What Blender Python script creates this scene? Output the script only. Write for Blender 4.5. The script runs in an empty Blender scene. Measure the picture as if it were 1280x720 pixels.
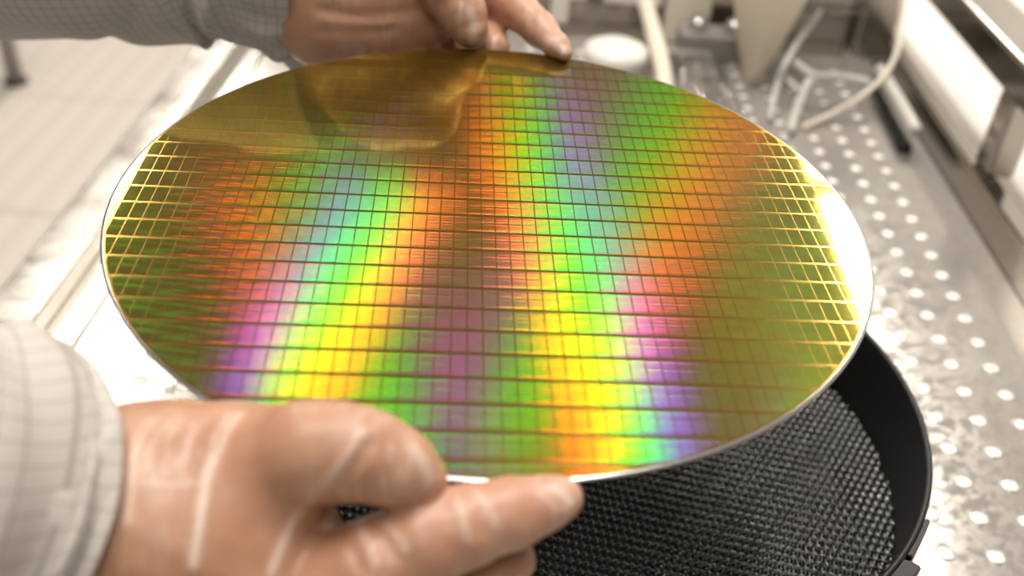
import bpy, bmesh, math, random
import numpy as np
from mathutils import Vector, Matrix

random.seed(7)
rng = np.random.default_rng(7)
C = bpy.context.scene.collection
sc = bpy.context.scene

# ------------------------------------------------------------------ camera
FPX = 1234.85
CAM = Vector((0.0103, -0.3452, 0.4199))
RC = Matrix(((0.9966, -0.0818, 0.0018), (0.0491, 0.5809, -0.8125), (0.0655, 0.8098, 0.5830)))
cd = bpy.data.cameras.new('camera')
cam = bpy.data.objects.new('camera', cd)
C.objects.link(cam)
cam.matrix_world = Matrix.Translation(CAM) @ RC.to_4x4()
cd.sensor_width = 36
cd.lens = FPX / 1280 * 36
cd.clip_start = 0.01
cd.dof.use_dof = True
cd.dof.focus_distance = 0.405
cd.dof.aperture_fstop = 5.6
sc.camera = cam
# ------------------------------------------------------------------ world, light levels, exposure
w = bpy.data.worlds.new('world')
sc.world = w
w.use_nodes = True
w.node_tree.nodes['Background'].inputs[0].default_value = (1.0, 0.96, 0.9, 1)
w.node_tree.nodes['Background'].inputs[1].default_value = 0.3
LAMP = 59.0                      # radiance of the ceiling tubes
LAMP_COL = (1.0, 0.925, 0.83)
sc.view_settings.view_transform = 'Standard'
sc.view_settings.look = 'None'
sc.view_settings.gamma = 1
sc.view_settings.use_curve_mapping = False
sc.view_settings.exposure = 0.17
sc.cycles.max_bounces = 10
sc.cycles.diffuse_bounces = 5
sc.cycles.glossy_bounces = 6
sc.cycles.transmission_bounces = 8
sc.cycles.transparent_max_bounces = 8
sc.cycles.caustics_reflective = False
sc.cycles.caustics_refractive = False
sc.cycles.sample_clamp_indirect = 6.0

# ------------------------------------------------------------------ frames
# bench frame: z = 0 is the deck. The wafer is held about 21 cm above it, tilted a little over one degree.
WAF = Vector((0, 0, 0.2146))
RW = Matrix(((0.9965, -0.0834, 0.0066), (0.0835, 0.9963, -0.0212), (-0.0048, 0.0217, 0.9998)))
MW = Matrix.Translation(WAF) @ RW.to_4x4()


def at(px, py, depth):
    """point at a given distance (m) along the lens axis"""
    return CAM + RC @ Vector(((px - 640) / FPX, -(py - 360) / FPX, -1.0)) * depth


def onz(px, py, z):
    d = RC @ Vector(((px - 640) / FPX, -(py - 360) / FPX, -1.0))
    return CAM + d * ((z - CAM.z) / d.z)


# ------------------------------------------------------------------ materials
class NT:
    def __init__(self, name):
        self.m = bpy.data.materials.new(name)
        self.m.use_nodes = True
        self.t = self.m.node_tree
        self.t.nodes.clear()
        self.out = self.t.nodes.new('ShaderNodeOutputMaterial')

    def n(self, typ, **kw):
        nd = self.t.nodes.new(typ)
        for k, v in kw.items():
            setattr(nd, k, v)
        return nd

    def put(self, sock, v):
        if isinstance(v, bpy.types.NodeSocket):
            self.t.links.new(v, sock)
        else:
            sock.default_value = v

    def math(self, op, a, b=0.0, c=0.0):
        nd = self.n('ShaderNodeMath', operation=op)
        for s, v in zip(nd.inputs, (a, b, c)):
            self.put(s, v)
        return nd.outputs[0]

    def vec(self, op, a, b=(0, 0, 0), c=(0, 0, 0), scale=None):
        nd = self.n('ShaderNodeVectorMath', operation=op)
        self.put(nd.inputs[0], a)
        self.put(nd.inputs[1], b)
        self.put(nd.inputs[2], c)
        if scale is not None:
            self.put(nd.inputs['Scale'], scale)
        return nd.outputs['Value'] if op in ('DOT_PRODUCT', 'LENGTH') else nd.outputs[0]

    def mix(self, f, a, b):
        nd = self.n('ShaderNodeMix', data_type='RGBA')
        self.put(nd.inputs[0], f)
        self.put(nd.inputs[6], a)
        self.put(nd.inputs[7], b)
        return nd.outputs[2]

    def ramp(self, f, stops):
        nd = self.n('ShaderNodeValToRGB')
        e = nd.color_ramp.elements
        while len(e) < len(stops):
            e.new(0.5)
        for el, (p, c) in zip(e, stops):
            el.position = p
            el.color = c if len(c) == 4 else (*c, 1)
        self.put(nd.inputs[0], f)
        return nd.outputs[0]

    def noise(self, vec=None, scale=5, detail=3, rough=0.5):
        nd = self.n('ShaderNodeTexNoise')
        if vec is not None:
            self.put(nd.inputs['Vector'], vec)
        nd.inputs['Scale'].default_value = scale
        nd.inputs['Detail'].default_value = detail
        nd.inputs['Roughness'].default_value = rough
        return nd.outputs[0]

    def bsdf(self, **kw):
        nd = self.n('ShaderNodeBsdfPrincipled')
        for k, v in kw.items():
            k = k.replace('_', ' ')
            if isinstance(v, tuple) and len(v) == 3 and nd.inputs[k].type == 'RGBA':
                v = (*v, 1)
            self.put(nd.inputs[k], v)
        self.t.links.new(nd.outputs[0], self.out.inputs[0])
        return nd

    def bump(self, h, dist=0.001, strength=0.5):
        nd = self.n('ShaderNodeBump')
        nd.inputs['Strength'].default_value = strength
        nd.inputs['Distance'].default_value = dist
        self.put(nd.inputs['Height'], h)
        return nd.outputs[0]

    def obj(self):
        return self.n('ShaderNodeTexCoord').outputs['Object']

    def pos(self):
        return self.n('ShaderNodeNewGeometry').outputs['Position']


def plain(name, col, rough=0.5, metal=0.0, **kw):
    t = NT(name)
    nz = t.noise(t.pos(), 40, 3)
    c = t.mix(nz, (*[x * 0.94 for x in col], 1), (*[min(1, x * 1.05) for x in col], 1))
    t.bsdf(Base_Color=c, Roughness=rough, Metallic=metal, **kw)
    return t.m


def steel(name, col, rough, sx=1.0, sy=60.0, amp=0.12, smear=0.3):
    t = NT(name)
    mp = t.n('ShaderNodeMapping')
    mp.inputs['Scale'].default_value = (sx * 12, sy, 12)
    t.put(mp.inputs['Vector'], t.pos())
    a = t.noise(mp.outputs[0], 6, 4, 0.6)
    b = t.noise(t.pos(), 9, 5, 0.65)
    r = t.math('ADD', rough - amp / 2, t.math('MULTIPLY', a, amp))
    r = t.math('ADD', r, t.math('MULTIPLY', t.math('SUBTRACT', b, 0.5), smear))
    r = t.math('MAXIMUM', r, 0.05)
    c = t.mix(b, (*[x * 0.93 for x in col], 1), (*col, 1))
    t.bsdf(Base_Color=c, Roughness=r, Metallic=1.0, Normal=t.bump(a, 0.0004, 0.15))
    return t.m


M = {}
M['steel'] = steel('polished_steel', (0.80, 0.76, 0.70), 0.16)
t = NT('deck_steel')
mp = t.n('ShaderNodeMapping')
mp.inputs['Scale'].default_value = (3, 1, 1)
t.put(mp.inputs['Vector'], t.pos())
sa = t.noise(mp.outputs[0], 30, 5, 0.7)
sb = t.noise(t.pos(), 7, 5, 0.65)
sc1 = t.noise(t.pos(), 60, 6, 0.75)
scr = t.math('POWER', t.math('SUBTRACT', 1.0, t.math('ABSOLUTE', t.math('SUBTRACT', t.math('MULTIPLY', sc1, 2.0), 1.0))), 14.0)
gl = t.n('ShaderNodeBsdfAnisotropic', distribution='BECKMANN')
t.put(gl.inputs['Color'], t.mix(sa, (0.27, 0.26, 0.243, 1), (0.36, 0.346, 0.325, 1)))
t.put(gl.inputs['Roughness'], t.math('ADD', 0.11, t.math('ADD', t.math('MULTIPLY', sb, 0.09), t.math('MULTIPLY', scr, 0.10))))
t.put(gl.inputs['Normal'], t.bump(sa, 0.0003, 0.02))
df = t.n('ShaderNodeBsdfDiffuse')
t.put(df.inputs['Color'], t.mix(t.math('ADD', t.math('MULTIPLY', sb, 0.8), t.math('MULTIPLY', scr, 0.4)), (0.20, 0.19, 0.178, 1), (0.31, 0.298, 0.283, 1)))
ad = t.n('ShaderNodeAddShader')
t.put(ad.inputs[0], gl.outputs[0])
t.put(ad.inputs[1], df.outputs[0])
t.t.links.new(ad.outputs[0], t.out.inputs[0])
M['deck'] = t.m
M['frame'] = steel('frame_steel', (0.42, 0.39, 0.355), 0.15)
M['pad'] = plain('pale_pad', (0.93, 0.91, 0.88), 0.4)
M['white'] = plain('white_plastic', (0.86, 0.83, 0.79), 0.4)
M['cream'] = plain('cream_plastic', (0.82, 0.76, 0.66), 0.5)
M['black'] = plain('black_plastic', (0.004, 0.004, 0.0045), 0.36)
M['foam'] = plain('black_foam', (0.004, 0.004, 0.0038), 0.17)
M['charcoal'] = plain('charcoal_plastic', (0.05, 0.045, 0.042), 0.45)
M['wallpaint'] = plain('wall_paint', (0.86, 0.84, 0.81), 0.7)
M['wallgrey'] = plain('grey_wall_paint', (0.58, 0.56, 0.54), 0.7)
M['ceiling'] = plain('ceiling_grey', (0.21, 0.20, 0.19), 0.8)
M['greymetal'] = plain('grey_metal', (0.30, 0.28, 0.26), 0.45)
M['silver'] = plain('ground_silicon', (0.62, 0.62, 0.64), 0.22, 1.0)

t = NT('lamp_tube')
em = t.n('ShaderNodeEmission')
em.inputs[0].default_value = (*LAMP_COL, 1)
em.inputs[1].default_value = LAMP
t.t.links.new(em.outputs[0], t.out.inputs[0])
M['lamp'] = t.m

t = NT('clear_tubing')
t.bsdf(Base_Color=(0.96, 0.94, 0.89), Roughness=0.15, IOR=1.4, Transmission_Weight=0.35)
M['tube'] = t.m
t = NT('clear_film')
df = t.n('ShaderNodeBsdfTranslucent')
df.inputs[0].default_value = (0.95, 0.93, 0.90, 1)
tp = t.n('ShaderNodeBsdfTransparent')
gl = t.n('ShaderNodeBsdfGlossy')
gl.inputs[0].default_value = (0.9, 0.9, 0.9, 1)
gl.inputs['Roughness'].default_value = 0.12
m1 = t.n('ShaderNodeMixShader')
m1.inputs[0].default_value = 0.65
t.put(m1.inputs[1], tp.outputs[0])
t.put(m1.inputs[2], df.outputs[0])
m2 = t.n('ShaderNodeMixShader')
m2.inputs[0].default_value = 0.40
t.put(m2.inputs[1], m1.outputs[0])
t.put(m2.inputs[2], gl.outputs[0])
t.t.links.new(m2.outputs[0], t.out.inputs[0])
M['film'] = t.m
t = NT('milky_plastic')
df = t.n('ShaderNodeBsdfDiffuse')
df.inputs[0].default_value = (0.95, 0.90, 0.80, 1)
tr = t.n('ShaderNodeBsdfTranslucent')
tr.inputs[0].default_value = (0.97, 0.92, 0.83, 1)
gl = t.n('ShaderNodeBsdfGlossy')
gl.inputs[0].default_value = (0.06, 0.06, 0.06, 1)
gl.inputs['Roughness'].default_value = 0.25
mx = t.n('ShaderNodeMixShader')
mx.inputs[0].default_value = 0.28
t.put(mx.inputs[1], df.outputs[0])
t.put(mx.inputs[2], tr.outputs[0])
ad = t.n('ShaderNodeAddShader')
t.put(ad.inputs[0], mx.outputs[0])
t.put(ad.inputs[1], gl.outputs[0])
t.t.links.new(ad.outputs[0], t.out.inputs[0])
M['milky'] = t.m

# floor tile: pale vinyl with rows of fine slots along the tile
t = NT('floor_tile')
o = t.obj()
sx = t.n('ShaderNodeSeparateXYZ')
t.put(sx.inputs[0], o)
st = t.math('SINE', t.math('MULTIPLY', sx.outputs[0], 2 * math.pi / 0.075))
st = t.math('MULTIPLY', t.math('ADD', st, 1.0), 0.5)
dash = t.math('SINE', t.math('MULTIPLY', sx.outputs[1], 2 * math.pi / 0.05))
band = t.math('MULTIPLY', st, t.math('ADD', 0.75, t.math('MULTIPLY', dash, 0.25)))
c = t.mix(band, (0.72, 0.67, 0.61, 1), (0.80, 0.755, 0.70, 1))
t.bsdf(Base_Color=c, Roughness=0.4)
M['tile'] = t.m
M['joint'] = plain('tile_joint', (0.62, 0.575, 0.53), 0.6)


# gown cloth: pale grey with a fine grid of dark conductive thread
def cloth(name, base, line, sp=0.006, wd=0.10):
    t = NT(name)
    uv = t.n('ShaderNodeTexCoord').outputs['UV']
    s = t.n('ShaderNodeSeparateXYZ')
    t.put(s.inputs[0], uv)

    def ln(ch):
        f = t.math('FRACT', t.math('MULTIPLY', ch, 1 / sp))
        d = t.math('ABSOLUTE', t.math('SUBTRACT', f, 0.5))
        return t.math('LESS_THAN', d, wd / 2)
    g = t.math('MAXIMUM', ln(s.outputs[0]), ln(s.outputs[1]))
    g = t.math('MULTIPLY', g, 0.55)
    nz = t.noise(uv, 900, 3)
    c = t.mix(g, (*base, 1), (*line, 1))
    c = t.mix(t.math('MULTIPLY', nz, 0.25), c, (*[x * 0.75 for x in base], 1))
    t.bsdf(Base_Color=c, Roughness=0.85, Sheen_Weight=0.15, Normal=t.bump(nz, 0.0004, 0.25))
    return t.m


M['gown'] = cloth('gown_cloth', (0.54, 0.512, 0.485), (0.20, 0.17, 0.16))

# gloved skin: warm skin under a thin, shiny, clear film; 'film' marks where the film is stretched or folded
t = NT('gloved_skin')
at_film = t.n('ShaderNodeAttribute')
at_film.attribute_name = 'film'
at_red = t.n('ShaderNodeAttribute')
at_red.attribute_name = 'flush'
nz = t.noise(t.pos(), 55, 4, 0.6)
nf = t.noise(t.pos(), 420, 3, 0.6)
skin = t.ramp(nz, [(0.25, (0.35, 0.172, 0.092)), (0.55, (0.435, 0.232, 0.138)), (0.8, (0.50, 0.292, 0.188))])
skin = t.mix(at_red.outputs['Fac'], skin, (0.58, 0.31, 0.225, 1))
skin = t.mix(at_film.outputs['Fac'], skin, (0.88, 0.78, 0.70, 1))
mp = t.n('ShaderNodeMapping')
mp.inputs['Rotation'].default_value = (0.3, 0.5, 0.4)
mp.inputs['Scale'].default_value = (130, 40, 30)
t.put(mp.inputs['Vector'], t.pos())
w1 = t.noise(mp.outputs[0], 1.0, 3, 0.55)
w1 = t.math('POWER', t.math('SUBTRACT', 1.0, t.math('ABSOLUTE', t.math('SUBTRACT', t.math('MULTIPLY', w1, 2.0), 1.0))), 9.0)
patch = t.ramp(t.noise(t.pos(), 30, 2), [(0.45, (0, 0, 0)), (0.65, (1, 1, 1))])
w1 = t.math('MULTIPLY', w1, patch)
skin = t.mix(t.math('MULTIPLY', w1, 0.20), skin, (0.90, 0.80, 0.73, 1))
rg = t.math('ADD', 0.36, t.math('MULTIPLY', nz, 0.2))
hgt = t.math('ADD', t.math('MULTIPLY', nf, 0.35), w1)
t.bsdf(Base_Color=skin, Roughness=rg, Subsurface_Weight=0.15, Subsurface_Radius=(0.006, 0.003, 0.0015), Subsurface_Scale=0.6,
       Coat_Weight=0.12, Coat_Roughness=0.3, Normal=t.bump(hgt, 0.0006, 0.30))
M['skin'] = t.m

# ------------------------------------------------------------------ mesh helpers


def link(name, me, parent=None, mats=(), smooth=False):
    o = bpy.data.objects.new(name, me)
    C.objects.link(o)
    for m in mats:
        if m.name not in [x.name for x in me.materials if x]:
            me.materials.append(m)
    if parent is not None:
        o.parent = parent
    if smooth:
        me.polygons.foreach_set('use_smooth', [True] * len(me.polygons))
    return o


def from_bm(name, bm, mat, parent=None, smooth=False):
    bmesh.ops.recalc_face_normals(bm, faces=bm.faces)
    me = bpy.data.meshes.new(name)
    bm.to_mesh(me)
    bm.free()
    return link(name, me, parent, mat if isinstance(mat, (list, tuple)) else [mat], smooth)


def empty(name, loc=(0, 0, 0), label=None, cat=None, group=None):
    o = bpy.data.objects.new(name, None)
    C.objects.link(o)
    o.location = loc
    tag(o, label, cat, group)
    return o


def tag(o, label=None, cat=None, group=None, kind=None):
    if label:
        o['label'] = label
    if cat:
        o['category'] = cat
    if group:
        o['group'] = group
    if kind:
        o['kind'] = kind
    return o


def box(bm, x0, x1, y0, y1, z0, z1, bev=0.0, seg=2, mat=None):
    vs = [bm.verts.new(p) for p in ((x0, y0, z0), (x1, y0, z0), (x1, y1, z0), (x0, y1, z0), (x0, y0, z1), (x1, y0, z1), (x1, y1, z1), (x0, y1, z1))]
    fs = [bm.faces.new([vs[i] for i in q]) for q in ((3, 2, 1, 0), (4, 5, 6, 7), (0, 1, 5, 4), (1, 2, 6, 5), (2, 3, 7, 6), (3, 0, 4, 7))]
    if bev:
        es = list({e for f in fs for e in f.edges})
        bmesh.ops.bevel(bm, geom=es, offset=bev, segments=seg, affect='EDGES', profile=0.5)
    return vs


def boxo(name, x0, x1, y0, y1, z0, z1, mat, parent=None, bev=0.0, seg=2):
    bm = bmesh.new()
    box(bm, x0, x1, y0, y1, z0, z1, bev, seg)
    return from_bm(name, bm, mat, parent)


def lathe(bm, prof, n=48, c=(0, 0, 0), closed=False):
    rings = []
    for r, z in prof:
        if r < 1e-7:
            rings.append([bm.verts.new((c[0], c[1], c[2] + z))])
        else:
            rings.append([bm.verts.new((c[0] + r * math.cos(2 * math.pi * i / n), c[1] + r * math.sin(2 * math.pi * i / n), c[2] + z)) for i in range(n)])
    prs = list(zip(rings, rings[1:]))
    if closed:
        prs.append((rings[-1], rings[0]))
    for a, b in prs:
        for i in range(n):
            j = (i + 1) % n
            if len(a) == 1 and len(b) == 1:
                continue
            if len(a) == 1:
                bm.faces.new((a[0], b[i], b[j]))
            elif len(b) == 1:
                bm.faces.new((a[i], a[j], b[0]))
            else:
                bm.faces.new((a[i], a[j], b[j], b[i]))


def spline(pts, n=8):
    P = [Vector(p) for p in pts]
    out = []
    for i in range(len(P) - 1):
        p0, p1, p2, p3 = P[max(i - 1, 0)], P[i], P[i + 1], P[min(i + 2, len(P) - 1)]
        for k in range(n):
            s = k / n
            out.append(0.5 * ((2 * p1) + (p2 - p0) * s + (2 * p0 - 5 * p1 + 4 * p2 - p3) * s * s + (3 * p1 - p0 - 3 * p2 + p3) * s ** 3))
    out.append(P[-1])
    return out


def tube(bm, pts, r, n=10, cap=True, inner=None):
    if not callable(r):
        rr = r
        r = lambda s: rr
    N = len(pts)
    T = [(pts[min(i + 1, N - 1)] - pts[max(i - 1, 0)]).normalized() for i in range(N)]
    u = T[0].orthogonal().normalized()
    rings = []
    for i in range(N):
        u = (u - T[i] * u.dot(T[i])).normalized()
        v = T[i].cross(u)
        rad = r(i / (N - 1))
        rings.append([bm.verts.new(pts[i] + (u * math.cos(2 * math.pi * k / n) + v * math.sin(2 * math.pi * k / n)) * rad) for k in range(n)])
    for a, b in zip(rings, rings[1:]):
        for k in range(n):
            bm.faces.new((a[k], a[(k + 1) % n], b[(k + 1) % n], b[k]))
    if cap:
        bm.faces.new(rings[0][::-1])
        bm.faces.new(rings[-1])


def struct(o):
    o['kind'] = 'structure'
    return o


# ------------------------------------------------------------------ the room
X0, X1, Y0, Y1, ZF, ZC = -4.2, 1.9, -2.6, 5.6, -0.85, 1.85
fl = struct(boxo('floor', X0, X1, Y0, Y1, ZF - 0.10, ZF - 0.004, M['joint']))
struct(boxo('ceiling', X0, X1, Y0, Y1, ZC + 0.02, ZC + 0.10, M['ceiling']))
struct(boxo('wall_left', X0 - 0.1, X0, Y0, Y1, ZF - 0.1, ZC + 0.1, M['wallpaint']))
struct(boxo('wall_right', X1, X1 + 0.1, Y0, Y1, ZF - 0.1, ZC + 0.1, M['wallpaint']))
struct(boxo('wall_back', X0, X1, Y1, Y1 + 0.1, ZF - 0.1, ZC + 0.1, M['wallgrey']))
struct(boxo('wall_front', X0, X1, Y0 - 0.1, Y0, ZF - 0.1, ZC + 0.1, M['wallgrey']))
# raised-floor tiles, 60 cm, joints where the photograph shows them
bm = bmesh.new()
box(bm, -0.294, 0.294, -0.294, 0.294, -0.02, 0.0, 0.003, 1)
bmesh.ops.recalc_face_normals(bm, faces=bm.faces)
tile_me = bpy.data.meshes.new('floor_tile')
bm.to_mesh(tile_me)
bm.free()
tile_me.materials.append(M['tile'])
jx, jy = -1.40, 2.165
for i in range(-5, 6):
    for j in range(-8, 6):
        cx, cy = jx + 0.3 + 0.6 * i, jy + 0.3 + 0.6 * j
        if X0 < cx - .3 and cx + .3 < X1 and Y0 < cy - .3 and cy + .3 < Y1:
            o = link('floor_tile', tile_me, fl)
            o.location = (cx, cy, ZF)

# ceiling tubes: the rows the wafer mirrors and diffracts, then added fill lamps


def ceiling_lamp(x, y0, y1, label):
    t = empty('ceiling_lamp', (x, (y0 + y1) / 2, ZC), label, 'lamp', 'tube lamps along the ceiling')
    h = (y1 - y0) / 2
    boxo('housing', -0.085, 0.085, -h, h, -0.012, 0.02, M['white'], t, 0.004, 1)
    boxo('tray', -0.072, 0.072, -h + .008, h - .008, -0.028, -0.0125, M['white'], t)
    bm = bmesh.new()
    bm.faces.new([bm.verts.new(p) for p in ((-0.045, -h + .012, -0.030), (-0.045, h - .012, -0.030), (0.045, h - .012, -0.030), (0.045, -h + .012, -0.030))])
    d = from_bm('diffuser', bm, M['lamp'], t, False)
    if d.data.polygons[0].normal.z > 0:
        d.data.flip_normals()


LAMPS = [(1.13, 1.48, 2.70), (1.13, 2.80, 3.24), (1.13, 3.34, 4.20), (-1.36, 1.63, 2.86), (-1.36, 2.96, 4.18),
         (-0.30, -0.40, 0.70), (0.20, 0.00, 1.10), (0.05, -1.35, -0.80)]  # added unseen fill lamps that brighten the bench from above and in front
LAMP_LABELS = ['long ceiling tube lamp mirrored as the white streak on the right edge of the wafer', 'shortest ceiling tube lamp, second in the row over the white cabinet',
               'medium ceiling tube lamp, third in the row over the white cabinet', 'long ceiling tube lamp over the tiled floor, the one nearest the grey table',
               'long ceiling tube lamp over the tiled floor, far beyond the grey table', 'added ceiling fill lamp right above the near sleeve', 'added ceiling fill lamp right above the black wafer box', 'added ceiling fill lamp in front of the bench, farthest from the grey table']
for k, (x, a, b) in enumerate(LAMPS):
    ceiling_lamp(x, a, b, LAMP_LABELS[k])

# ------------------------------------------------------------------ bench: deck, pads, rails, posts
DX0, DX1, DY0, DY1 = -0.272, 0.395, -0.75, 0.744
deck = empty('bench_deck', (0, 0, 0), 'polished steel bench deck dotted with rows of pale round pads, under the black box', 'bench')
boxo('deck_plate', DX0, DX1, DY0, DY1, -0.004, 0.0, M['deck'], deck, 0.001, 1)
bm = bmesh.new()
n = 20
prof = [(0.0060, -0.0002), (0.0055, 0.0005), (0.0049, 0.0007), (0.0045, 0.0004), (0.0044, -0.0003)]
lathe(bm, prof, n)
for f in bm.faces:
    f.material_index = 0
    f.smooth = True
ring = [bm.verts.new((0.0044 * math.cos(2 * math.pi * i / n), 0.0044 * math.sin(2 * math.pi * i / n), 0.00015)) for i in range(n)]
f = bm.faces.new(ring)
f.material_index = 1
bmesh.ops.recalc_face_normals(bm, faces=bm.faces)
f.normal_update()
if f.normal.z < 0:
    f.normal_flip()
pad_me = bpy.data.meshes.new('pad')
bm.to_mesh(pad_me)
bm.free()
pad_me.materials.append(M['deck'])
pad_me.materials.append(M['pad'])
HX, HY, HP = 0.287, 0.2202, 0.028
spots = []
for i in range(-19, 3):
    for j in range(-32, 18):
        x, y = HX + i * HP, HY + j * HP
        if x < DX0 + 0.045 or y < DY0 + .02:
            continue
        seen = (x > 0.06 and y > 0.28) or x > 0.17 or x < -0.1
        if y < -0.25:
            seen = False
        spots.append((0 if seen else 1, (Vector((x, y, 0)) - CAM).length, x, y))
spots.sort()
for s in spots[:300]:
    o = link('pad', pad_me, deck)
    o.location = (s[2], s[3], 0)
rest = bmesh.new()
for s in spots[300:]:
    k0 = len(rest.verts)
    rest.from_mesh(pad_me)
    rest.verts.ensure_lookup_table()
    for v in rest.verts[k0:]:
        v.co.x += s[2]
        v.co.y += s[3]
me = bpy.data.meshes.new('far_pads')
rest.to_mesh(me)
rest.free()
o = link('pads_beyond', me, deck, [M['deck'], M['pad']])
o['kind'] = 'stuff'

rail = empty('bench_railing', (0.405, 0.0, 0.0), 'square steel tube railing with posts along the right side of the deck', 'railing')
rail_x = 0.405


def rb(name, x0, x1, y0, y1, z0, z1, bev=0.003):
    return boxo(name, x0 - rail_x, x1 - rail_x, y0, y1, z0, z1, M['frame'], rail, bev, 3)


rb('lower_rail', 0.3955, 0.4165, -0.75, 0.80, -0.02, 0.031, 0.004)
rb('upper_rail', 0.402, 0.446, -0.75, 0.80, 0.100, 0.132, 0.004)
rb('lip_rail', 0.447, 0.462, -0.75, 0.80, 0.112, 0.124, 0.002)
rb('post', 0.404, 0.428, 0.415, 0.445, 0.031, 0.100)
rb('post', 0.404, 0.428, -0.20, -0.17, 0.031, 0.100)
rb('corner_post', 0.372, 0.4165, 0.745, 0.79, 0.0, 0.34, 0.004)
rb('back_rail', -0.268, 0.372, 0.768, 0.80, -0.02, 0.045, 0.004)
boxo('backdrop_panel', -0.268 - rail_x, 0.43 - rail_x, 0.806, 0.818, -0.05, 0.26, M['white'], rail, 0.002, 1)  # white panel added to brighten the back of the bench
lr = empty('side_rail', (-0.30, 0, 0), 'flat steel edge rail along the left side of the deck by the floor', 'rail')
boxo('rail_cap', -0.038, -0.002, -0.75, 0.80, -0.03, 0.006, M['steel'], lr, 0.002, 2)
boxo('rail_lip', -0.002, 0.002, -0.75, 0.80, -0.03, 0.009, M['steel'], lr, 0.001, 2)
boxo('inner_tray', 0.002, 0.027, -0.75, 0.80, -0.03, -0.006, M['deck'], lr, 0.001, 1)
boxo('bright_edge', 0.0275, 0.032, -0.75, 0.80, -0.004, 0.003, M['steel'], lr, 0.0014, 3)

wc = empty('backdrop_cabinet', (0.98, 0.6, ZF), 'broad white cabinet added as a bright backdrop beyond the right-hand frame of the bench', 'cabinet')
boxo('cabinet_body', -0.43, 0.40, -1.9, 1.9, 0.001, 0.755, M['white'], wc, 0.004, 1)  # added cabinet, its white top gives a bright background beyond the rails
boxo('cabinet_top', -0.45, 0.42, -1.92, 1.92, 0.756, 0.785, M['white'], wc, 0.006, 2)

# ------------------------------------------------------------------ black wafer box
BX, BY = 0.061, 0.043
wb = empty('wafer_box', (BX, BY, 0), 'open round black wafer box with dimpled lining standing on the steel deck', 'box')
bm = bmesh.new()
lathe(bm, [(0.1585, 0.028), (0.1592, 0.0868), (0.1600, 0.0880), (0.1618, 0.0880), (0.1626, 0.0870), (0.1632, 0.055), (0.1640, 0.026), (0.1585, 0.026)], 128, closed=True)
from_bm('round_wall', bm, M['black'], wb, True)
bm = bmesh.new()
box(bm, -0.150, 0.150, -0.150, 0.150, 0.0015, 0.027, 0.012, 3)
bmesh.ops.rotate(bm, verts=bm.verts, matrix=Matrix.Rotation(math.radians(6), 3, 'Z'))
o = from_bm('square_base', bm, M['charcoal'], wb)
# foot that flares out under the clip
bm = bmesh.new()
for (a0, a1) in ((-62, -37),):
    lo, hi = [], []
    for k in range(7):
        a = math.radians(a0 + (a1 - a0) * k / 6)
        lo.append((bm.verts.new((0.19 * math.cos(a), 0.19 * math.sin(a), 0.002)), bm.verts.new((0.150 * math.cos(a), 0.150 * math.sin(a), 0.002))))
        hi.append((bm.verts.new((0.170 * math.cos(a), 0.170 * math.sin(a), 0.070)), bm.verts.new((0.1595 * math.cos(a), 0.1595 * math.sin(a), 0.070))))
    for k in range(6):
        bm.faces.new((lo[k][0], lo[k + 1][0], hi[k + 1][0], hi[k][0]))
        bm.faces.new((hi[k][0], hi[k + 1][0], hi[k + 1][1], hi[k][1]))
        bm.faces.new((lo[k][1], lo[k + 1][1], hi[k + 1][1], hi[k][1]))
        bm.faces.new((lo[k][0], lo[k + 1][0], lo[k + 1][1], lo[k][1]))
    for k in (0, 6):
        bm.faces.new((lo[k][0], hi[k][0], hi[k][1], lo[k][1]))
from_bm('corner_foot', bm, M['charcoal'], wb)


def clip(name, a0, a1, z0, z1, r0, r1):
    bm = bmesh.new()
    N = 10
    A = [math.radians(a0 + (a1 - a0) * k / N) for k in range(N + 1)]
    q = [[bm.verts.new((r * math.cos(a), r * math.sin(a), z)) for r, z in ((r0, z0), (r1, z0), (r1, z1), (r0, z1))] for a in A]
    for p_, q_ in zip(q, q[1:]):
        for i in range(4):
            bm.faces.new((p_[i], p_[(i + 1) % 4], q_[(i + 1) % 4], q_[i]))
    bm.faces.new(q[0])
    bm.faces.new(q[-1][::-1])
    es = list(bm.edges)
    bmesh.ops.bevel(bm, geom=es, offset=0.0006, segments=2, affect='EDGES')
    return from_bm(name, bm, M['black'], wb, False)


clip('clip', -37.5, -28, 0.066, 0.0880, 0.1625, 0.1648)
clip('latch', -55, -38.5, 0.060, 0.0880, 0.1625, 0.1665)
clip('latch_hook', -44, -38.5, 0.083, 0.0890, 0.164, 0.1700)
# dimpled lining: a sheet of small domes in staggered rows
RF = 0.1584
pitch = 0.0039
step = pitch / 4
N = int(2 * RF / step) + 2
xs = (np.arange(N) - (N - 1) / 2) * step
Xg, Yg = np.meshgrid(xs, xs)
ang = math.radians(-11)
U = (Xg * math.cos(ang) + Yg * math.sin(ang)) / pitch
V = (-Xg * math.sin(ang) + Yg * math.cos(ang)) / (pitch * 1.35)
row = np.floor(V + 0.5)
uu = (U + 0.5 * (row % 2) + 0.5) % 1.0 - 0.5
vv = V - row   # staggered domes
dome = np.clip(1 - (uu * uu * 4.4 + vv * vv * 5.2), 0, 1) ** 0.8
rim_f = np.clip((RF - np.hypot(Xg, Yg)) / 0.006, 0, 1)
Z = 0.0395 + 0.0024 * dome * (0.85 + 0.3 * np.sin(U * 7.1 + 3 * np.sin(V * 2.3)) * 0.3)
inside = np.hypot(Xg, Yg) < RF
idx = -np.ones((N, N), int)
idx[inside] = np.arange(inside.sum())
co = np.stack([Xg[inside], Yg[inside], Z[inside]], 1)
q = np.stack([idx[:-1, :-1], idx[:-1, 1:], idx[1:, 1:], idx[1:, :-1]], -1).reshape(-1, 4)
q = q[(q >= 0).all(1)]


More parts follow.
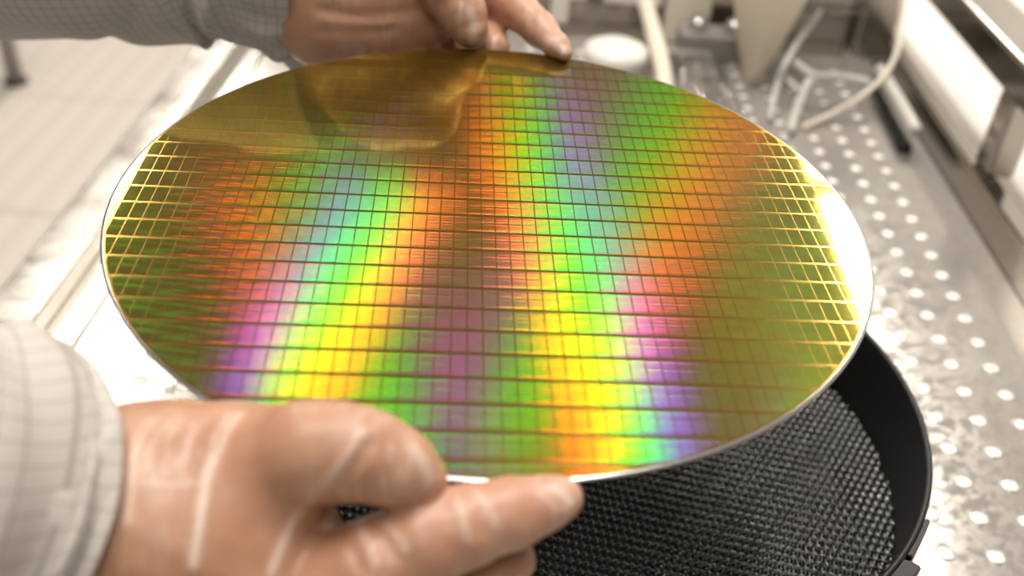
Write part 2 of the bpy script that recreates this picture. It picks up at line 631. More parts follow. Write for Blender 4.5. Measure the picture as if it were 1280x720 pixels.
def np_mesh(name, co, quads, uv=None):
    me = bpy.data.meshes.new(name)
    k = quads.shape[1]
    me.vertices.add(len(co))
    me.vertices.foreach_set('co', co.astype(np.float32).ravel())
    me.loops.add(len(quads) * k)
    me.loops.foreach_set('vertex_index', quads.astype(np.int32).ravel())
    me.polygons.add(len(quads))
    me.polygons.foreach_set('loop_start', np.arange(len(quads), dtype=np.int32) * k)
    if uv is not None:
        l = me.uv_layers.new(name='UVMap')
        l.data.foreach_set('uv', uv[quads.ravel()].astype(np.float32).ravel())
    me.update(calc_edges=True)
    me.validate()
    return me


o = link('dimpled_lining', np_mesh('dimpled_lining', co, q), wb, [M['foam']], True)
o['kind'] = 'stuff'

# ------------------------------------------------------------------ the wafer
waf = empty('silicon_wafer', (0, 0, 0), 'round golden silicon wafer patterned with rainbow dies, held between two gloved hands', 'wafer')
waf.matrix_world = MW
DIE_A, DIE_B, DU, DV = 0.00534352, 0.01189631, -0.01114954, -0.01140169


def gold(name, rough, col, aniso=0.0, stripes=False):
    """thin copper-coloured film; with stripes it is also a line grating in the wafer's x direction"""
    t = NT(name)
    tc = t.n('ShaderNodeTexCoord')
    tc.object = waf
    P = tc.outputs['Object']
    big = t.noise(P, 14, 3)
    base = t.mix(big, (*[x * 0.9 for x in col], 1), (*[min(1, x * 1.1) for x in col], 1))
    g0 = t.n('ShaderNodeBsdfGlossy')
    t.put(g0.inputs['Color'], base)
    g0.inputs['Roughness'].default_value = rough
    if aniso:
        g0.inputs['Anisotropy'].default_value = aniso
        tn = t.n('ShaderNodeVectorTransform', vector_type='VECTOR', convert_from='OBJECT', convert_to='WORLD')
        tn.inputs[0].default_value = (1, 0, 0)
        t.put(g0.inputs['Tangent'], tn.outputs[0])
    shader = g0.outputs[0]
    df = t.n('ShaderNodeBsdfDiffuse')
    df.inputs[0].default_value = (col[0] * 0.05, col[1] * 0.045, col[2] * 0.04, 1)
    ad = t.n('ShaderNodeAddShader')
    t.put(ad.inputs[0], shader)
    t.put(ad.inputs[1], df.outputs[0])
    shader = ad.outputs[0]
    if stripes:
        geo = t.n('ShaderNodeNewGeometry')
        nrm, inc = geo.outputs['True Normal'], geo.outputs['Incoming']
        gx = t.n('ShaderNodeVectorTransform', vector_type='VECTOR', convert_from='OBJECT', convert_to='WORLD')
        gx.inputs[0].default_value = (1, 0, 0)
        gy = t.n('ShaderNodeVectorTransform', vector_type='VECTOR', convert_from='OBJECT', convert_to='WORLD')
        gy.inputs[0].default_value = (0, 1, 0)
        # memory banks inside each die: alternate bands whose lines run at slightly different angle and pitch
        sep = t.n('ShaderNodeSeparateXYZ')
        t.put(sep.inputs[0], P)
        ph = t.math('FRACT', t.math('MULTIPLY', t.math('SUBTRACT', sep.outputs[1], DV), 1 / DIE_B))
        bank = t.math('FLOOR', t.math('MULTIPLY', ph, 12.0))
        alt = t.math('SUBTRACT', t.math('MULTIPLY', t.math('MODULO', bank, 2.0), 2.0), 1.0)
        wn = t.n('ShaderNodeTexWhiteNoise', noise_dimensions='1D')
        t.put(wn.inputs['W'], t.math('ADD', bank, 0.37))
        jit = t.math('SUBTRACT', wn.outputs['Value'], 0.5)
        tilt = t.math('ADD', t.math('MULTIPLY', alt, 0.055), t.math('MULTIPLY', jit, 0.10))
        G = t.vec('ADD', gx.outputs[0], t.vec('SCALE', gy.outputs[0], scale=tilt))
        pit = t.math('ADD', 1.0, t.math('ADD', t.math('MULTIPLY', jit, 0.07), t.math('MULTIPLY', alt, 0.016)))
        G = t.vec('SCALE', G, scale=pit)
        a = t.vec('DOT_PRODUCT', inc, nrm)
        b = t.vec('DOT_PRODUCT', inc, G)
        a2 = t.math('MULTIPLY', a, a)
        LAM = [(0.405, (0.10, 0.00, 0.24)), (0.435, (0.22, 0.02, 0.70)), (0.463, (0.05, 0.10, 0.62)), (0.490, (0.0, 0.75, 0.20)), (0.518, (0.0, 1.20, 0.0)),
               (0.546, (0.05, 1.25, 0.0)), (0.573, (0.45, 0.66, 0.0)), (0.600, (1.70, 0.40, 0.0)), (0.630, (1.70, 0.20, 0.02)), (0.660, (0.30, 0.02, 0.01))]
        LAM2 = [(l, (c[0] * 1.10, c[1] * 0.90, c[2] * 0.38)) for l, c in LAM]
        D = 2.073
        for m, wt, rg, lams in ((1, W1, 0.115, LAM), (2, W2, 0.13, LAM2), (3, W3, 0.17, LAM2[1::2])):
            for sg in (-1, 1):
                for lam, colr in lams:
                    s = sg * m * lam / D
                    q_ = t.math('MULTIPLY_ADD', b, 2 * s, a2)
                    q_ = t.math('SQRT', t.math('MAXIMUM', t.math('SUBTRACT', q_, s * s), 1e-4))
                    q_ = t.math('ADD', q_, a)
                    H = t.vec('MULTIPLY_ADD', G, (s, s, s), t.vec('SCALE', nrm, scale=q_))
                    H = t.vec('NORMALIZE', H)
                    gl = t.n('ShaderNodeBsdfAnisotropic', distribution='GGX')
                    gl.inputs['Anisotropy'].default_value = 0.5
                    t.put(gl.inputs['Tangent'], gx.outputs[0])
                    gl.inputs['Color'].default_value = (colr[0] * wt, colr[1] * wt, colr[2] * wt, 1)
                    gl.inputs['Roughness'].default_value = rg
                    t.put(gl.inputs['Normal'], H)
                    ad = t.n('ShaderNodeAddShader')
                    t.put(ad.inputs[0], shader)
                    t.put(ad.inputs[1], gl.outputs[0])
                    shader = ad.outputs[0]
    t.t.links.new(shader, t.out.inputs[0])
    return t.m


W1, W2, W3 = 0.0145, 0.0125, 0.0062
M['street'] = gold('gold_street', 0.13, (0.50, 0.335, 0.09))
M['die'] = gold('printed_die', 0.045, (0.235, 0.180, 0.038), stripes=True)

RWF = 0.150
bm = bmesh.new()
lathe(bm, [(0.0, 0.0), (0.1489, 0.0)], 192)
from_bm('street_film', bm, M['street'], waf, True)
bm = bmesh.new()
lathe(bm, [(0.1489, 0.0), (0.1494, -0.00004), (0.1498, -0.0002), (RWF, -0.0004), (0.1498, -0.0006), (0.1490, -0.00078), (0.0, -0.00078)], 192)
from_bm('bevelled_edge', bm, M['silver'], waf, True)


def clip_poly(poly, R):
    """clip a convex polygon with the circle of radius R"""
    out = []
    n = len(poly)

    def cross(p, q):
        dx, dy = q[0] - p[0], q[1] - p[1]
        A = dx * dx + dy * dy
        B = 2 * (p[0] * dx + p[1] * dy)
        Cc = p[0] ** 2 + p[1] ** 2 - R * R
        disc = math.sqrt(max(0, B * B - 4 * A * Cc))
        for s in sorted(((-B - disc) / (2 * A), (-B + disc) / (2 * A))):
            if 0 <= s <= 1:
                return (p[0] + dx * s, p[1] + dy * s)
        return None
    for i in range(n):
        p, q = poly[i], poly[(i + 1) % n]
        pi, qi = math.hypot(*p) <= R, math.hypot(*q) <= R
        if pi:
            out.append(p)
        if pi != qi:
            c = cross(p, q)
            if c:
                if pi:      # leaving: follow the arc to where the outline comes back in
                    out.append(c)
                else:
                    if out:
                        a0, a1 = math.atan2(out[-1][1], out[-1][0]), math.atan2(c[1], c[0])
                        da = (a1 - a0 + math.pi) % (2 * math.pi) - math.pi
                        for k in range(1, 4):
                            out.append((R * math.cos(a0 + da * k / 4), R * math.sin(a0 + da * k / 4)))
                    out.append(c)
    return out


def plate(bm, poly, z0=0.0, z1=0.00006):
    lo = [bm.verts.new((x, y, z0)) for x, y in poly]
    hi = [bm.verts.new((x, y, z1)) for x, y in poly]
    bm.faces.new(hi)
    for i in range(len(poly)):
        j = (i + 1) % len(poly)
        bm.faces.new((lo[i], lo[j], hi[j], hi[i]))


GU, GV = 0.00040, 0.00135
RD = 0.1481
hw, hh = (DIE_A - GU) / 2, (DIE_B - GV) / 2
bm = bmesh.new()
plate(bm, [(-hw, -hh), (hw, -hh), (hw, hh), (-hw, hh)])
die_me = bpy.data.meshes.new('die')
bm.to_mesh(die_me)
bm.free()
die_me.materials.append(M['die'])
dies = []
cl = MW.inverted() @ CAM
for i in range(-25, 30):
    for j in range(-14, 13):
        cx, cy = DU + DIE_A * (i + 0.5), DV - DIE_B * (j + 0.5)
        poly = [(cx - hw, cy - hh), (cx + hw, cy - hh), (cx + hw, cy + hh), (cx - hw, cy + hh)]
        ins = [math.hypot(*p) <= RD for p in poly]
        if not any(ins):
            continue
        full = all(ins)
        if not full:
            # start from an inside corner so that the arc can be followed
            k = next(k for k in range(4) if ins[k] and not ins[k - 1]) if not all(ins) else 0
            poly = clip_poly(poly[k:] + poly[:k], RD)
            # the loop re-enters last: insert the closing arc
            if len(poly) < 3:
                continue
        ar = 0.5 * abs(sum(poly[a][0] * poly[(a + 1) % len(poly)][1] - poly[(a + 1) % len(poly)][0] * poly[a][1] for a in range(len(poly))))
        if ar < 6e-7:
            continue
        d = (Vector((cx, cy, 0)) - cl).length
        dies.append((0 if full else 1, d, cx, cy, poly))
dies.sort(key=lambda z: (z[0], z[1]))
for d in dies[:300]:
    o = link('die', die_me, waf)
    o.location = (d[2], d[3], 0)
bm = bmesh.new()
for d in dies[300:]:
    plate(bm, d[4])
me = bpy.data.meshes.new('dies_beyond')
bm.to_mesh(me)
bm.free()
o = link('dies_beyond', me, waf, [M['die']])
o['kind'] = 'stuff'

# ------------------------------------------------------------------ hands: one smooth surface grown round a skeleton


def seg_d(P, a, b, ra, rb):
    a, b = np.array(a), np.array(b)
    ba = b - a
    L = float(ba @ ba) + 1e-12
    h = np.clip(((P - a) @ ba) / L, 0, 1)
    return np.linalg.norm(P - a - h[..., None] * ba, axis=-1) - (ra + (rb - ra) * h)


def smin(a, b, k):
    h = np.clip(0.5 + 0.5 * (b - a) / k, 0, 1)
    return b + (a - b) * h - k * h * (1 - h)


def field(P, chains):
    d = None
    for pts, k in chains:
        c = None
        for (a, ra), (b, rb) in zip(pts, pts[1:]):
            s = seg_d(P, a, b, ra, rb)
            c = s if c is None else smin(c, s, 0.0035)
        d = c if d is None else smin(d, c, k)
    return d


def surface_nets(chains, res):
    pts = np.array([list(p) for ch, k in chains for p, r in ch])
    rad = max(r for ch, k in chains for p, r in ch)
    lo, hi = pts.min(0) - rad - 0.008, pts.max(0) + rad + 0.008
    n = np.ceil((hi - lo) / res).astype(int) + 1
    ax = [lo[i] + np.arange(n[i]) * res for i in range(3)]
    Pg = np.stack(np.meshgrid(*ax, indexing='ij'), -1)
    F = field(Pg, chains)
    s = F < 0
    cnt = np.zeros(n - 1)
    acc = np.zeros((*(n - 1), 3))
    corners = [(i, j, k) for i in (0, 1) for j in (0, 1) for k in (0, 1)]

    def sl(A, c):
        return A[c[0]:A.shape[0] - 1 + c[0], c[1]:A.shape[1] - 1 + c[1], c[2]:A.shape[2] - 1 + c[2]]
    for c0 in corners:
        for axis in range(3):
            if c0[axis] == 1:
                continue
            c1 = list(c0)
            c1[axis] = 1
            f0, f1 = sl(F, c0), sl(F, c1)
            m = (f0 < 0) != (f1 < 0)
            tt = np.where(m, f0 / np.where(m, f0 - f1, 1), 0)
            off = np.zeros((*m.shape, 3)) + np.array(c0, float)
            off[..., axis] += tt
            acc += np.where(m[..., None], off, 0)
            cnt += m
    act = cnt > 0
    vid = -np.ones(act.shape, int)
    vid[act] = np.arange(act.sum())
    base = np.stack(np.meshgrid(*[np.arange(k) for k in act.shape], indexing='ij'), -1)
    co = lo + (base[act] + acc[act] / cnt[act][:, None]) * res
    quads = []
    for axis in range(3):
        o1, o2 = [(1, 2), (2, 0), (0, 1)][axis]
        A = [slice(None)] * 3
        B = [slice(None)] * 3
        A[axis], B[axis] = slice(0, -1), slice(1, None)
        f0, f1 = s[tuple(A)], s[tuple(B)]
        ii = np.argwhere(f0 != f1)
        ii = ii[(ii[:, o1] > 0) & (ii[:, o2] > 0) & (ii[:, o1] < n[o1] - 1) & (ii[:, o2] < n[o2] - 1)]
        fl_ = f0[tuple(ii.T)]
        e1, e2 = np.zeros(3, int), np.zeros(3, int)
        e1[o1], e2[o2] = 1, 1
        qd = np.stack([vid[tuple((ii - e1 - e2).T)], vid[tuple((ii - e2).T)], vid[tuple(ii.T)], vid[tuple((ii - e1).T)]], 1)
        qd = np.where(fl_[:, None], qd, qd[:, ::-1])
        quads.append(qd)
    quads = np.concatenate(quads)
    eps = 2e-4
    for _ in range(3):      # settle the vertices onto the surface
        f = field(co, chains)
        g = np.stack([field(co + np.eye(3)[i] * eps, chains) - field(co - np.eye(3)[i] * eps, chains) for i in range(3)], 1) / (2 * eps)
        gn = g / np.maximum(np.linalg.norm(g, axis=1, keepdims=True), 1e-6)
        co = co - gn * f[:, None] * 0.8
    return co, quads, gn


def poly_d(P, line):
    d = np.full(len(P), 1e9)
    for a, b in zip(line, line[1:]):
        d = np.minimum(d, seg_d(P, a, b, 0, 0))
    return d


def make_hand(chains, res, folds, flush, parent, name='gloved_hand'):
    """folds: (polyline, height m, width m, film amount)"""
    co, quads, nr = surface_nets(chains, res)
    film = np.zeros(len(co))
    disp = np.zeros(len(co))
    cl_ = np.array(CAM - pz)
    dist = np.linalg.norm(co - cl_, axis=1)
    rayd = (co - cl_) / dist[:, None]

    def drape(line):
        # lay a crease on the visible skin: walk along it and drop each point onto the surface
        out = []
        for (x0, y0), (x1, y1) in zip(line, line[1:]):
            for k in range(8):
                d = RC @ Vector(((x0 + (x1 - x0) * k / 8 - 640) / FPX, -(y0 + (y1 - y0) * k / 8 - 360) / FPX, -1.0))
                d = np.array(d.normalized())
                c = rayd @ d
                ok = c > math.cos(0.006)
                if ok.any():
                    i = np.argmin(np.where(ok, dist, 9))
                    out.append(cl_ + d * dist[i])
        return out
    for line, hgt, wid, fa in folds:
        line = drape(line)
        if len(line) < 2:
            continue
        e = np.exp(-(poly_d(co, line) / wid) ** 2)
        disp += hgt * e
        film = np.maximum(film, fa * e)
    fl_ = np.zeros(len(co))
    for p, r, amt in flush:
        fl_ = np.maximum(fl_, amt * np.exp(-(np.linalg.norm(co - np.array(p), axis=1) / r) ** 2))
    # slack film: faint puckers
    pk = np.sin(co[:, 0] * 410 + 3 * np.sin(co[:, 2] * 160)) * np.sin(co[:, 1] * 190 + co[:, 2] * 330)
    disp += 0.00012 * pk
    co = co + nr * disp[:, None]
    me = np_mesh(name, co, quads)
    for nm, arr in (('film', film), ('flush', fl_)):
        at_ = me.attributes.new(nm, 'FLOAT', 'POINT')
        at_.data.foreach_set('value', arr.astype(np.float32))
    return link(name, me, parent, [M['skin']], True)


person = empty('person', (-0.55, -0.02, ZF), 'person in a pale checked gown and clear gloves holding the golden wafer', 'person')
bpy.context.view_layer.update()
PM = person.matrix_world.inverted()
pz = Vector(person.location)


def A(px, py, d):
    return at(px, py, d) - pz


# near hand: a right hand, thumb on the wafer's rim, forefinger stretched out under it
palm = [
    ([(A(-120, 655, .240), .030), (A(60, 648, .270), .0285), (A(190, 645, .285), .0295), (A(290, 668, .286), .0300), (A(365, 745, .286), .0205)], 0.01),
    ([(A(230, 690, .280), .030), (A(330, 770, .280), .024), (A(410, 815, .284), .018)], 0.015),
    ([(A(200, 602, .290), .0215), (A(300, 578, .281), .0160), (A(385, 564, .2690), .0132), (A(425, 566, .2682), .0128)], 0.012),
]
thumb = [([(A(385, 565, .2690), .0130), (A(425, 564, .2682), .0124), (A(462, 570, .2680), .0119), (A(500, 586, .2688), .0103), (A(528, 600, .2705), .0069)], 0.003)]
index = [([(A(330, 775, .278), .0165), (A(420, 736, .273), .0152), (A(470, 711, .2715), .0136), (A(530, 677, .2715), .0122), (A(585, 657, .273), .0108), (A(640, 641, .275), .0096), (A(684, 628, .277), .0072), (A(705, 622, .278), .0055)], 0.002)]
others = [
    ([(A(400, 800, .282), .016), (A(500, 775, .292), .0105), (A(590, 730, .300), .0095), (A(640, 700, .305), .0075)], 0.004),
    ([(A(390, 830, .290), .015), (A(480, 815, .302), .0100), (A(560, 780, .312), .0090), (A(600, 750, .318), .0072)], 0.004),
    ([(A(370, 850, .298), .013), (A(440, 840, .312), .0085), (A(510, 810, .322), .0075), (A(540, 790, .328), .0062)], 0.004),
]


def S(px, py, d):
    return np.array(A(px, py, d))


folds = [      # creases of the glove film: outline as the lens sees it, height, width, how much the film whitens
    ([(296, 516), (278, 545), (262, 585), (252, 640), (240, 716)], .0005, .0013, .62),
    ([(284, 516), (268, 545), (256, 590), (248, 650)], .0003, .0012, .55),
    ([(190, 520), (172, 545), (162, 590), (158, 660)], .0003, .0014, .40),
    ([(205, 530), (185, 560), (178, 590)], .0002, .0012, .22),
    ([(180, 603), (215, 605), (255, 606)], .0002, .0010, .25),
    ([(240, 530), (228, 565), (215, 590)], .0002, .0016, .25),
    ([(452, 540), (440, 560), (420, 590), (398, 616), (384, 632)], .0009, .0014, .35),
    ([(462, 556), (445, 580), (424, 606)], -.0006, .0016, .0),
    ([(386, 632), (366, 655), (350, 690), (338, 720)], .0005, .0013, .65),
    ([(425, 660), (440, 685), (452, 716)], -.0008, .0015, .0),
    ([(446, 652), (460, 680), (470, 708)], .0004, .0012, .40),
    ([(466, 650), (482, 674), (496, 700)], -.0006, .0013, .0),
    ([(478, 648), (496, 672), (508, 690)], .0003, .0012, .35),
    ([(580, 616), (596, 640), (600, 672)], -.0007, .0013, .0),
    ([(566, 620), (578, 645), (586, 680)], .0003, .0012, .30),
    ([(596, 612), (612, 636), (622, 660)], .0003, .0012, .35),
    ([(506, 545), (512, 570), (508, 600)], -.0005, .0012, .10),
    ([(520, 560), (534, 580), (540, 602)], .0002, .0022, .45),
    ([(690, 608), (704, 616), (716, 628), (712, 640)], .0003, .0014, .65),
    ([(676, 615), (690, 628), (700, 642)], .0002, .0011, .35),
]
flush = [(S(700, 622, .278), .020, .7), (S(600, 640, .27), .03, .45), (S(525, 592, .28), .016, .7), (S(440, 560, .28), .02, .45),
         (S(340, 540, .28), .03, .3), (S(470, 690, .268), .02, .35)]
make_hand(palm + thumb + index + others, 0.0015, folds, flush, person)

# far hand: a left hand seen from the palm side, thumb tip and forefinger on the wafer's far rim
palm2 = [
    ([(A(290, -44, 0.5450), .024), (A(345, -26, 0.5400), .027), (A(400, -2, 0.5380), .030), (A(460, 4, 0.5420), .033), (A(520, -8, 0.5500), .031)], 0.01),
    ([(A(410, 26, 0.5420), .025), (A(470, 32, 0.5460), .022), (A(540, 22, 0.5540), .018)], 0.015),
    ([(A(410, -50, 0.5250), .022), (A(475, -104, 0.5120), .026), (A(532, -98, 0.5120), .022), (A(550, -50, 0.5170), .0165)], 0.014),
]
thumb2 = [([(A(532, -55, 0.5170), .0160), (A(560, -12, 0.5180), .0140), (A(579, 17, 0.5180), .0122), (A(588, 38, 0.5180), .0095)], 0.004)]
index2 = [([(A(540, -60, 0.5550), .0165), (A(598, -24, 0.5500), .0130), (A(645, 10, 0.5400), .0110), (A(676, 38, 0.5280), .0090), (A(696, 58, 0.5180), .0064), (A(706, 67, 0.5130), .0042)], 0.004)]
others2 = [
    ([(A(540, -10, 0.5700), .015), (A(580, 22, 0.5650), .0115), (A(610, 48, 0.5500), .0100), (A(618, 60, 0.5380), .0085)], 0.004),
    ([(A(520, 20, 0.5700), .014), (A(548, 50, 0.5650), .0110), (A(566, 72, 0.5480), .0095), (A(570, 80, 0.5360), .0080)], 0.004),
    ([(A(490, 40, 0.5650), .013), (A(508, 66, 0.5600), .0095), (A(520, 82, 0.5450), .0080), (A(522, 88, 0.5360), .0065)], 0.004),
]
folds2 = [
    ([(588, 14), (593, 32), (592, 54)], .0003, .0030, .45),
    ([(577, 4), (573, 25), (574, 50)], .0003, .0012, .35),
    ([(600, 8), (602, 30), (600, 52)], .0003, .0012, .35),
    ([(400, 12), (450, 20), (520, 14), (550, 2)], -.0012, .0030, .0),
    ([(395, 40), (440, 42), (500, 38)], -.0008, .0022, .0),
    ([(410, 26), (470, 30), (530, 26)], .0003, .0012, .20),
    ([(682, 46), (698, 58), (708, 68)], .0002, .0020, .55),
    ([(616, 2), (630, 20), (640, 38)], -.0006, .0016, .0),
]
flush2 = [(S(650, 20, .55), .03, .7), (S(700, 60, .53), .02, .8), (S(450, 30, .55), .05, .55)]
make_hand(palm2 + thumb2 + index2 + others2, 0.0019, folds2, flush2, person)


# ------------------------------------------------------------------ sleeves
def sleeve(path, radii, squash, folds, seed, parent, nu=120, nv=150, cuff=0.010):
    """a loose cloth tube; folds: (along 0-1, angle, slope, depth m, width)"""
    P = spline(path, max(2, nv // (len(path) - 1)))
    N = len(P)
    rs = np.interp(np.linspace(0, 1, N), np.linspace(0, 1, len(radii)), radii)
    r_ = np.random.default_rng(seed)
    T = [(P[min(i + 1, N - 1)] - P[max(i - 1, 0)]).normalized() for i in range(N)]
    up = Vector((0, 0, 1))
    co, uv = [], []
    ln = 0.0
    th = np.linspace(0, 2 * math.pi, nu + 1)
    ph = r_.uniform(0, 6.28, 8)
    for i in range(N):
        if i:
            ln += (P[i] - P[i - 1]).length
        s = i / (N - 1)
        side = T[i].cross(up).normalized()
        u2 = side.cross(T[i]).normalized()
        rad = rs[i] * (1 + 0.02 * np.sin(2 * th + ph[0] + 5 * s) + 0.015 * np.sin(3 * th + ph[1] - 9 * s))
        for (fs, fa, slope, dep, wid, al) in folds:
            c0 = fa + slope * (s - fs)
            da = (th - c0 + math.pi) % (2 * math.pi) - math.pi
            rad = rad + dep * np.exp(-(da / wid) ** 2) * math.exp(-((s - fs) / al) ** 2)
        rad = rad + 0.0012 * np.sin(34 * s + 2 * np.sin(2 * th + ph[3]) + ph[4])
        for k, a in enumerate(th):
            co.append(P[i] + side * (math.cos(a) * rad[k]) * squash + u2 * (math.sin(a) * rad[k]))
            uv.append((a * rs[N // 2], ln))
    # turned-in hem and inner lining
    nrows = N
    last = co[-(nu + 1):]
    for d, sh in ((0.0016, 0.0008), (0.0035, 0.0), (0.0035, -cuff * 2), (0.0040, -cuff * 5)):
        ctr = P[-1]
        for k in range(nu + 1):
            v = last[k]
            rd = (v - ctr)
            co.append(v - rd.normalized() * d + T[-1] * sh)
            uv.append((uv[k][0], ln + sh + d))
        nrows += 1
    co = np.array([list(c) for c in co])
    uv = np.array(uv)
    i, k = np.meshgrid(np.arange(nrows - 1), np.arange(nu), indexing='ij')
    a = i * (nu + 1) + k
    q = np.stack([a, a + 1, a + nu + 2, a + nu + 1], -1).reshape(-1, 4)
    return link('sleeve', np_mesh('sleeve', co, q, uv), parent, [M['gown']], True)


sleeve([A(-420, 596, .215), A(-200, 610, .240), A(-60, 624, .258), A(-15, 632, .266), A(36, 640, .274)], [.047, .0465, .0455, .0455, .0455], 0.95,
       [(0.95, 1.2, 1.0, -.002, .35, .2), (0.9, 3.6, -1.0, .003, .4, .2), (0.6, 2.2, 2.0, .003, .3, .2), (0.85, 0.3, 4.0, -.003, .16, .12), (0.8, 5.8, -3.0, -.003, .16, .12), (0.9, 1.1, 2.0, .002, .15, .1)], 3, person)
sleeve([A(-360, -112, .575), A(-120, -106, .565), A(60, -96, .556), A(200, -92, .550), A(258, -96, .546), A(335, -90, .543), A(408, -72, .541)],
       [.068, .067, .067, .066, .0615, .063, .060], 0.95,
       [(0.955, 4.60, 0.5, .017, .75, .080), (0.80, 5.0, 0.0, -.003, .8, .035), (0.92, 5.15, 1.5, -.0030, .10, .07), (0.91, 5.50, 1.0, -.0035, .10, .07), (0.92, 5.82, -0.5, -.0030, .11, .07),
        (0.92, 5.33, 1.2, .0030, .09, .07), (0.92, 5.66, 0.2, .0030, .09, .07), (0.66, 5.5, 9.0, -.0045, .20, .08), (0.73, 5.3, -8.0, -.0040, .18, .06), (0.60, 5.2, 6.0, .005, .22, .10),
        (0.45, 5.4, 7.0, -.005, .20, .10), (0.74, 5.75, 5.0, .005, .16, .06)], 5, person)

# ------------------------------------------------------------------ things at the back of the bench
# squat white jar
j = empty('white_jar', (0.097, 0.645, 0), 'squat round white jar on the deck just behind the far rim of the wafer', 'jar')
bm = bmesh.new()
lathe(bm, [(0.0, 0.001), (0.029, 0.001), (0.031, 0.004), (0.031, 0.018)], 48)
from_bm('body', bm, M['white'], j, True)
bm = bmesh.new()
lathe(bm, [(0.033, 0.016), (0.0345, 0.018), (0.0345, 0.024), (0.032, 0.029), (0.022, 0.0335), (0.0, 0.035)], 48)
from_bm('lid', bm, M['white'], j, True)


def free(name, label, cat, fn, mat, smooth=False):
    bm = bmesh.new()
    fn(bm)
    return tag(from_bm(name, bm, mat, None, smooth), label, cat)


# white brackets hanging over the back rail
def f_br(bm):
    box(bm, -0.02, 0.066, 0.742, 0.766, 0.042, 0.060, 0.002)
    box(bm, 0.026, 0.046, 0.735, 0.745, 0.016, 0.056, 0.002)


free('plastic_bracket', 'white plastic bracket with a hanging tab at the back of the deck', 'bracket', f_br, M['white'])


def f_bar(bm):
    box(bm, 0.085, 0.150, 0.745, 0.766, 0.040, 0.056, 0.002)


free('plastic_bar', 'short white plastic bar at the back of the deck, right of the tabbed bracket', 'bar', f_bar, M['white'])


def f_pan(bm):
    box(bm, 0.155, 0.205, 0.742, 0.760, 0.003, 0.120, 0.002)


free('splash_board', 'upright pale plastic board at the back, behind the steel block', 'board', f_pan, M['cream'])


def f_tb(bm):
    tube(bm, spline([(0.128, 0.738, 0.052), (0.135, 0.68, 0.040), (0.142, 0.60, 0.028), (0.146, 0.53, 0.006)], 8), 0.0085, 14)


free('milky_pipe', 'thick milky plastic pipe sloping to the deck beside the white jar', 'pipe', f_tb, M['milky'], True)

# steel block; two silver caps stand in for its bright highlights
b = empty('steel_block', (0.215, 0.715, 0), 'grey steel block with two round caps for its highlights, near the back of the deck', 'block')
boxo('block_body', -0.045, 0.047, -0.02, 0.02, 0.001, 0.030, M['greymetal'], b, 0.003, 2)
boxo('step', -0.062, -0.010, -0.032, -0.0205, 0.001, 0.014, M['greymetal'], b, 0.002, 2)
for dx in (-0.026, 0.014):
    bm = bmesh.new()
    lathe(bm, [(0.0, 0.044), (0.008, 0.043), (0.011, 0.039), (0.0115, 0.030), (0.0, 0.030)], 24, (dx, 0, 0))
    from_bm('cap', bm, M['silver'], b, True)


# crumpled clear bag
def bag():
    nx, ny = 40, 60
    u = np.linspace(-1, 1, nx)
    v = np.linspace(0, 1, ny)
    U, V = np.meshgrid(u, v)
    rr = np.random.default_rng(11)
    hgt = 0.030 * (1 - U ** 2) ** 0.6 * np.sin(np.pi * np.clip(V * 0.95 + 0.03, 0, 1)) ** 0.6
    for _ in range(26):
        a, b_, c, w_ = rr.uniform(-1, 1), rr.uniform(0, 1), rr.uniform(0, math.pi), rr.uniform(0.04, 0.12)
        d = (U - a) * math.cos(c) + (V - b_) * 2 * math.sin(c)
        L = -(U - a) * math.sin(c) + (V - b_) * 2 * math.cos(c)
        hgt += rr.uniform(-0.006, 0.006) * np.exp(-(d / w_) ** 2) * np.exp(-(L / 0.6) ** 2)
    hgt = np.maximum(hgt, 0.0012)
    x = 0.180 + 0.034 * U + 0.012 * (1 - V) + 0.004 * np.sin(V * 9)
    y = 0.50 + 0.19 * V + 0.004 * np.sin(U * 7)
    top = np.stack([x, y, hgt + 0.001], -1).reshape(-1, 3)
    bot = np.stack([x, y, hgt * 0 + 0.0008], -1).reshape(-1, 3)
    i, k = np.meshgrid(np.arange(ny - 1), np.arange(nx - 1), indexing='ij')
    a = (i * nx + k).ravel()
    q = np.stack([a, a + 1, a + nx + 1, a + nx], 1)
    n_ = nx * ny
    qs = [q, q[:, ::-1] + n_]
    loop = list(range(nx)) + [r * nx + nx - 1 for r in range(1, ny)] + [ny * nx - 1 - c for c in range(1, nx)] + [r * nx for r in range(ny - 2, 0, -1)]
    lp = np.array(loop)
    nxt = np.roll(lp, -1)
    qs.append(np.stack([nxt, lp, lp + n_, nxt + n_], 1))
    return np_mesh('clear_bag', np.concatenate([top, bot]), np.concatenate(qs))


tag(link('clear_bag', bag(), None, [M['film']], True), 'crumpled shiny clear plastic bag lying on the deck in front of the steel block', 'bag')


# milky hopper: cone foot; tall body above the frame added to screen far lamps
def f_fun(bm):
    lathe(bm, [(0.0085, 0.001), (0.010, 0.001), (0.0115, 0.014), (0.020, 0.036), (0.046, 0.130), (0.060, 0.20), (0.062, 0.43), (0.060, 0.432), (0.058, 0.43), (0.0565, 0.20),
               (0.043, 0.130), (0.018, 0.037), (0.0090, 0.015)], 56, (0.243, 0.648, 0), closed=True)


free('plastic_hopper', 'milky plastic hopper with a cone foot, its added tall body screening the far lamps', 'hopper', f_fun, M['milky'], True)

# clear tubing
tg = 'clear hoses at the back corner of the deck'


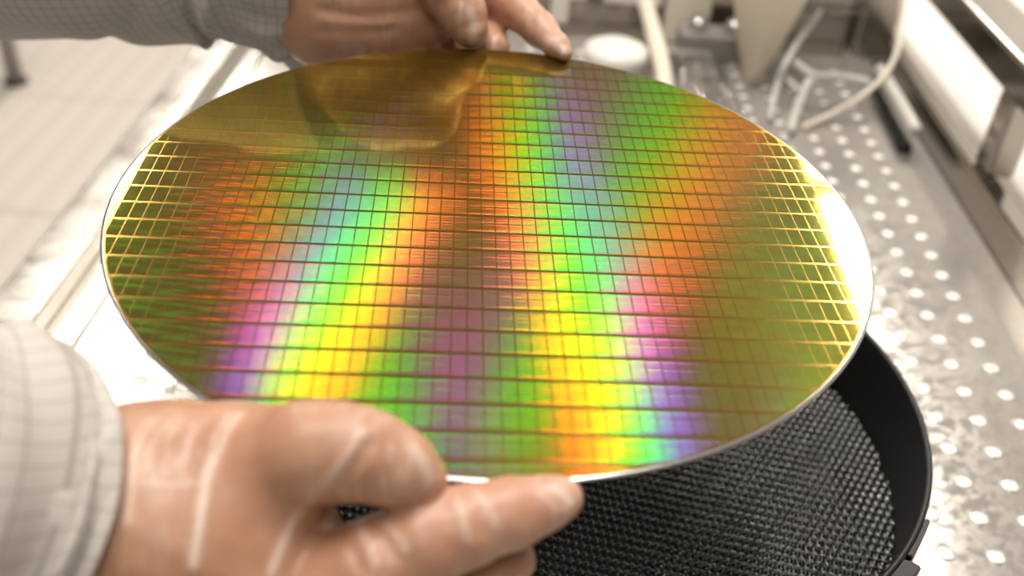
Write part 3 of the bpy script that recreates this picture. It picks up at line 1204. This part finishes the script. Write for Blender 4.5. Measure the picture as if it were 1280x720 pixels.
def hose(label, pts, r, mat='tube'):
    bm = bmesh.new()
    tube(bm, spline(pts, 10), r, 12)
    o = tag(from_bm('clear_hose', bm, M[mat], None, True), label, 'hose')
    return o


hose('long clear hose bent beside the milky funnel, nearest to it', [onz(1026, 14, .075), onz(1003, 45, .062), onz(984, 76, .052), onz(972, 105, .030), onz(962, 150, .005)], .0032)
hose('thin pale hose curving in a wide arc down to the deck', [onz(1130, -30, .10), onz(1126, 40, .075), onz(1112, 85, .050), onz(1080, 118, .030), onz(1040, 142, .010), onz(1004, 160, .004)], .0026, 'milky')
hose('short clear hose lying across the deck between two joints', [onz(994, 78, .045), onz(1018, 94, .040), onz(1050, 96, .034), onz(1088, 103, .030)], .0040)
hose('stubby clear hose standing up from the deck with a joint at its top', [onz(1018, 92, .040), onz(1006, 112, .028), onz(995, 140, .014), onz(988, 165, .005)], .0046)
hose('tiny clear branch hose joining the stubby one', [onz(982, 96, .034), onz(992, 106, .031), onz(1002, 114, .028)], .0024)
hose('short bright clear hose leaning on the right rail', [onz(1100, 86, .036), onz(1122, 122, .036), onz(1145, 163, .036)], .0058)


def f_rod(bm):
    tube(bm, spline([(0.372, 0.66, 0.012), (0.371, 0.58, 0.006), (0.369, 0.51, 0.0045)], 8), lambda s: 0.0035 + 0.0035 * s, 12)  # black rod, thicker towards its near end


free('black_rod', 'thin black probe lying on the deck by the right rail', 'rod', f_rod, M['black'], True)

# table standing on the floor to the left
tb = empty('side_table', (-1.72, 1.83, ZF), 'grey table on the pale tiled floor, upper left, partly behind the far sleeve', 'table')
boxo('table_top', -0.36, 0.30, -0.46, 0.46, 0.70, 0.74, M['greymetal'], tb, 0.004, 1)
for lx in (-0.30, 0.26):
    for ly in (-0.40, 0.40):
        bm = bmesh.new()
        tube(bm, [Vector((lx, ly, 0.02)), Vector((lx, ly, 0.70))], 0.022, 16)
        lg = from_bm('leg', bm, M['greymetal'], tb, True)
        bm = bmesh.new()
        lathe(bm, [(0, 0.0005), (0.034, 0.0005), (0.034, 0.010), (0.022, 0.020), (0, 0.020)], 20, (lx, ly, 0))
        from_bm('foot', bm, M['charcoal'], lg, True)
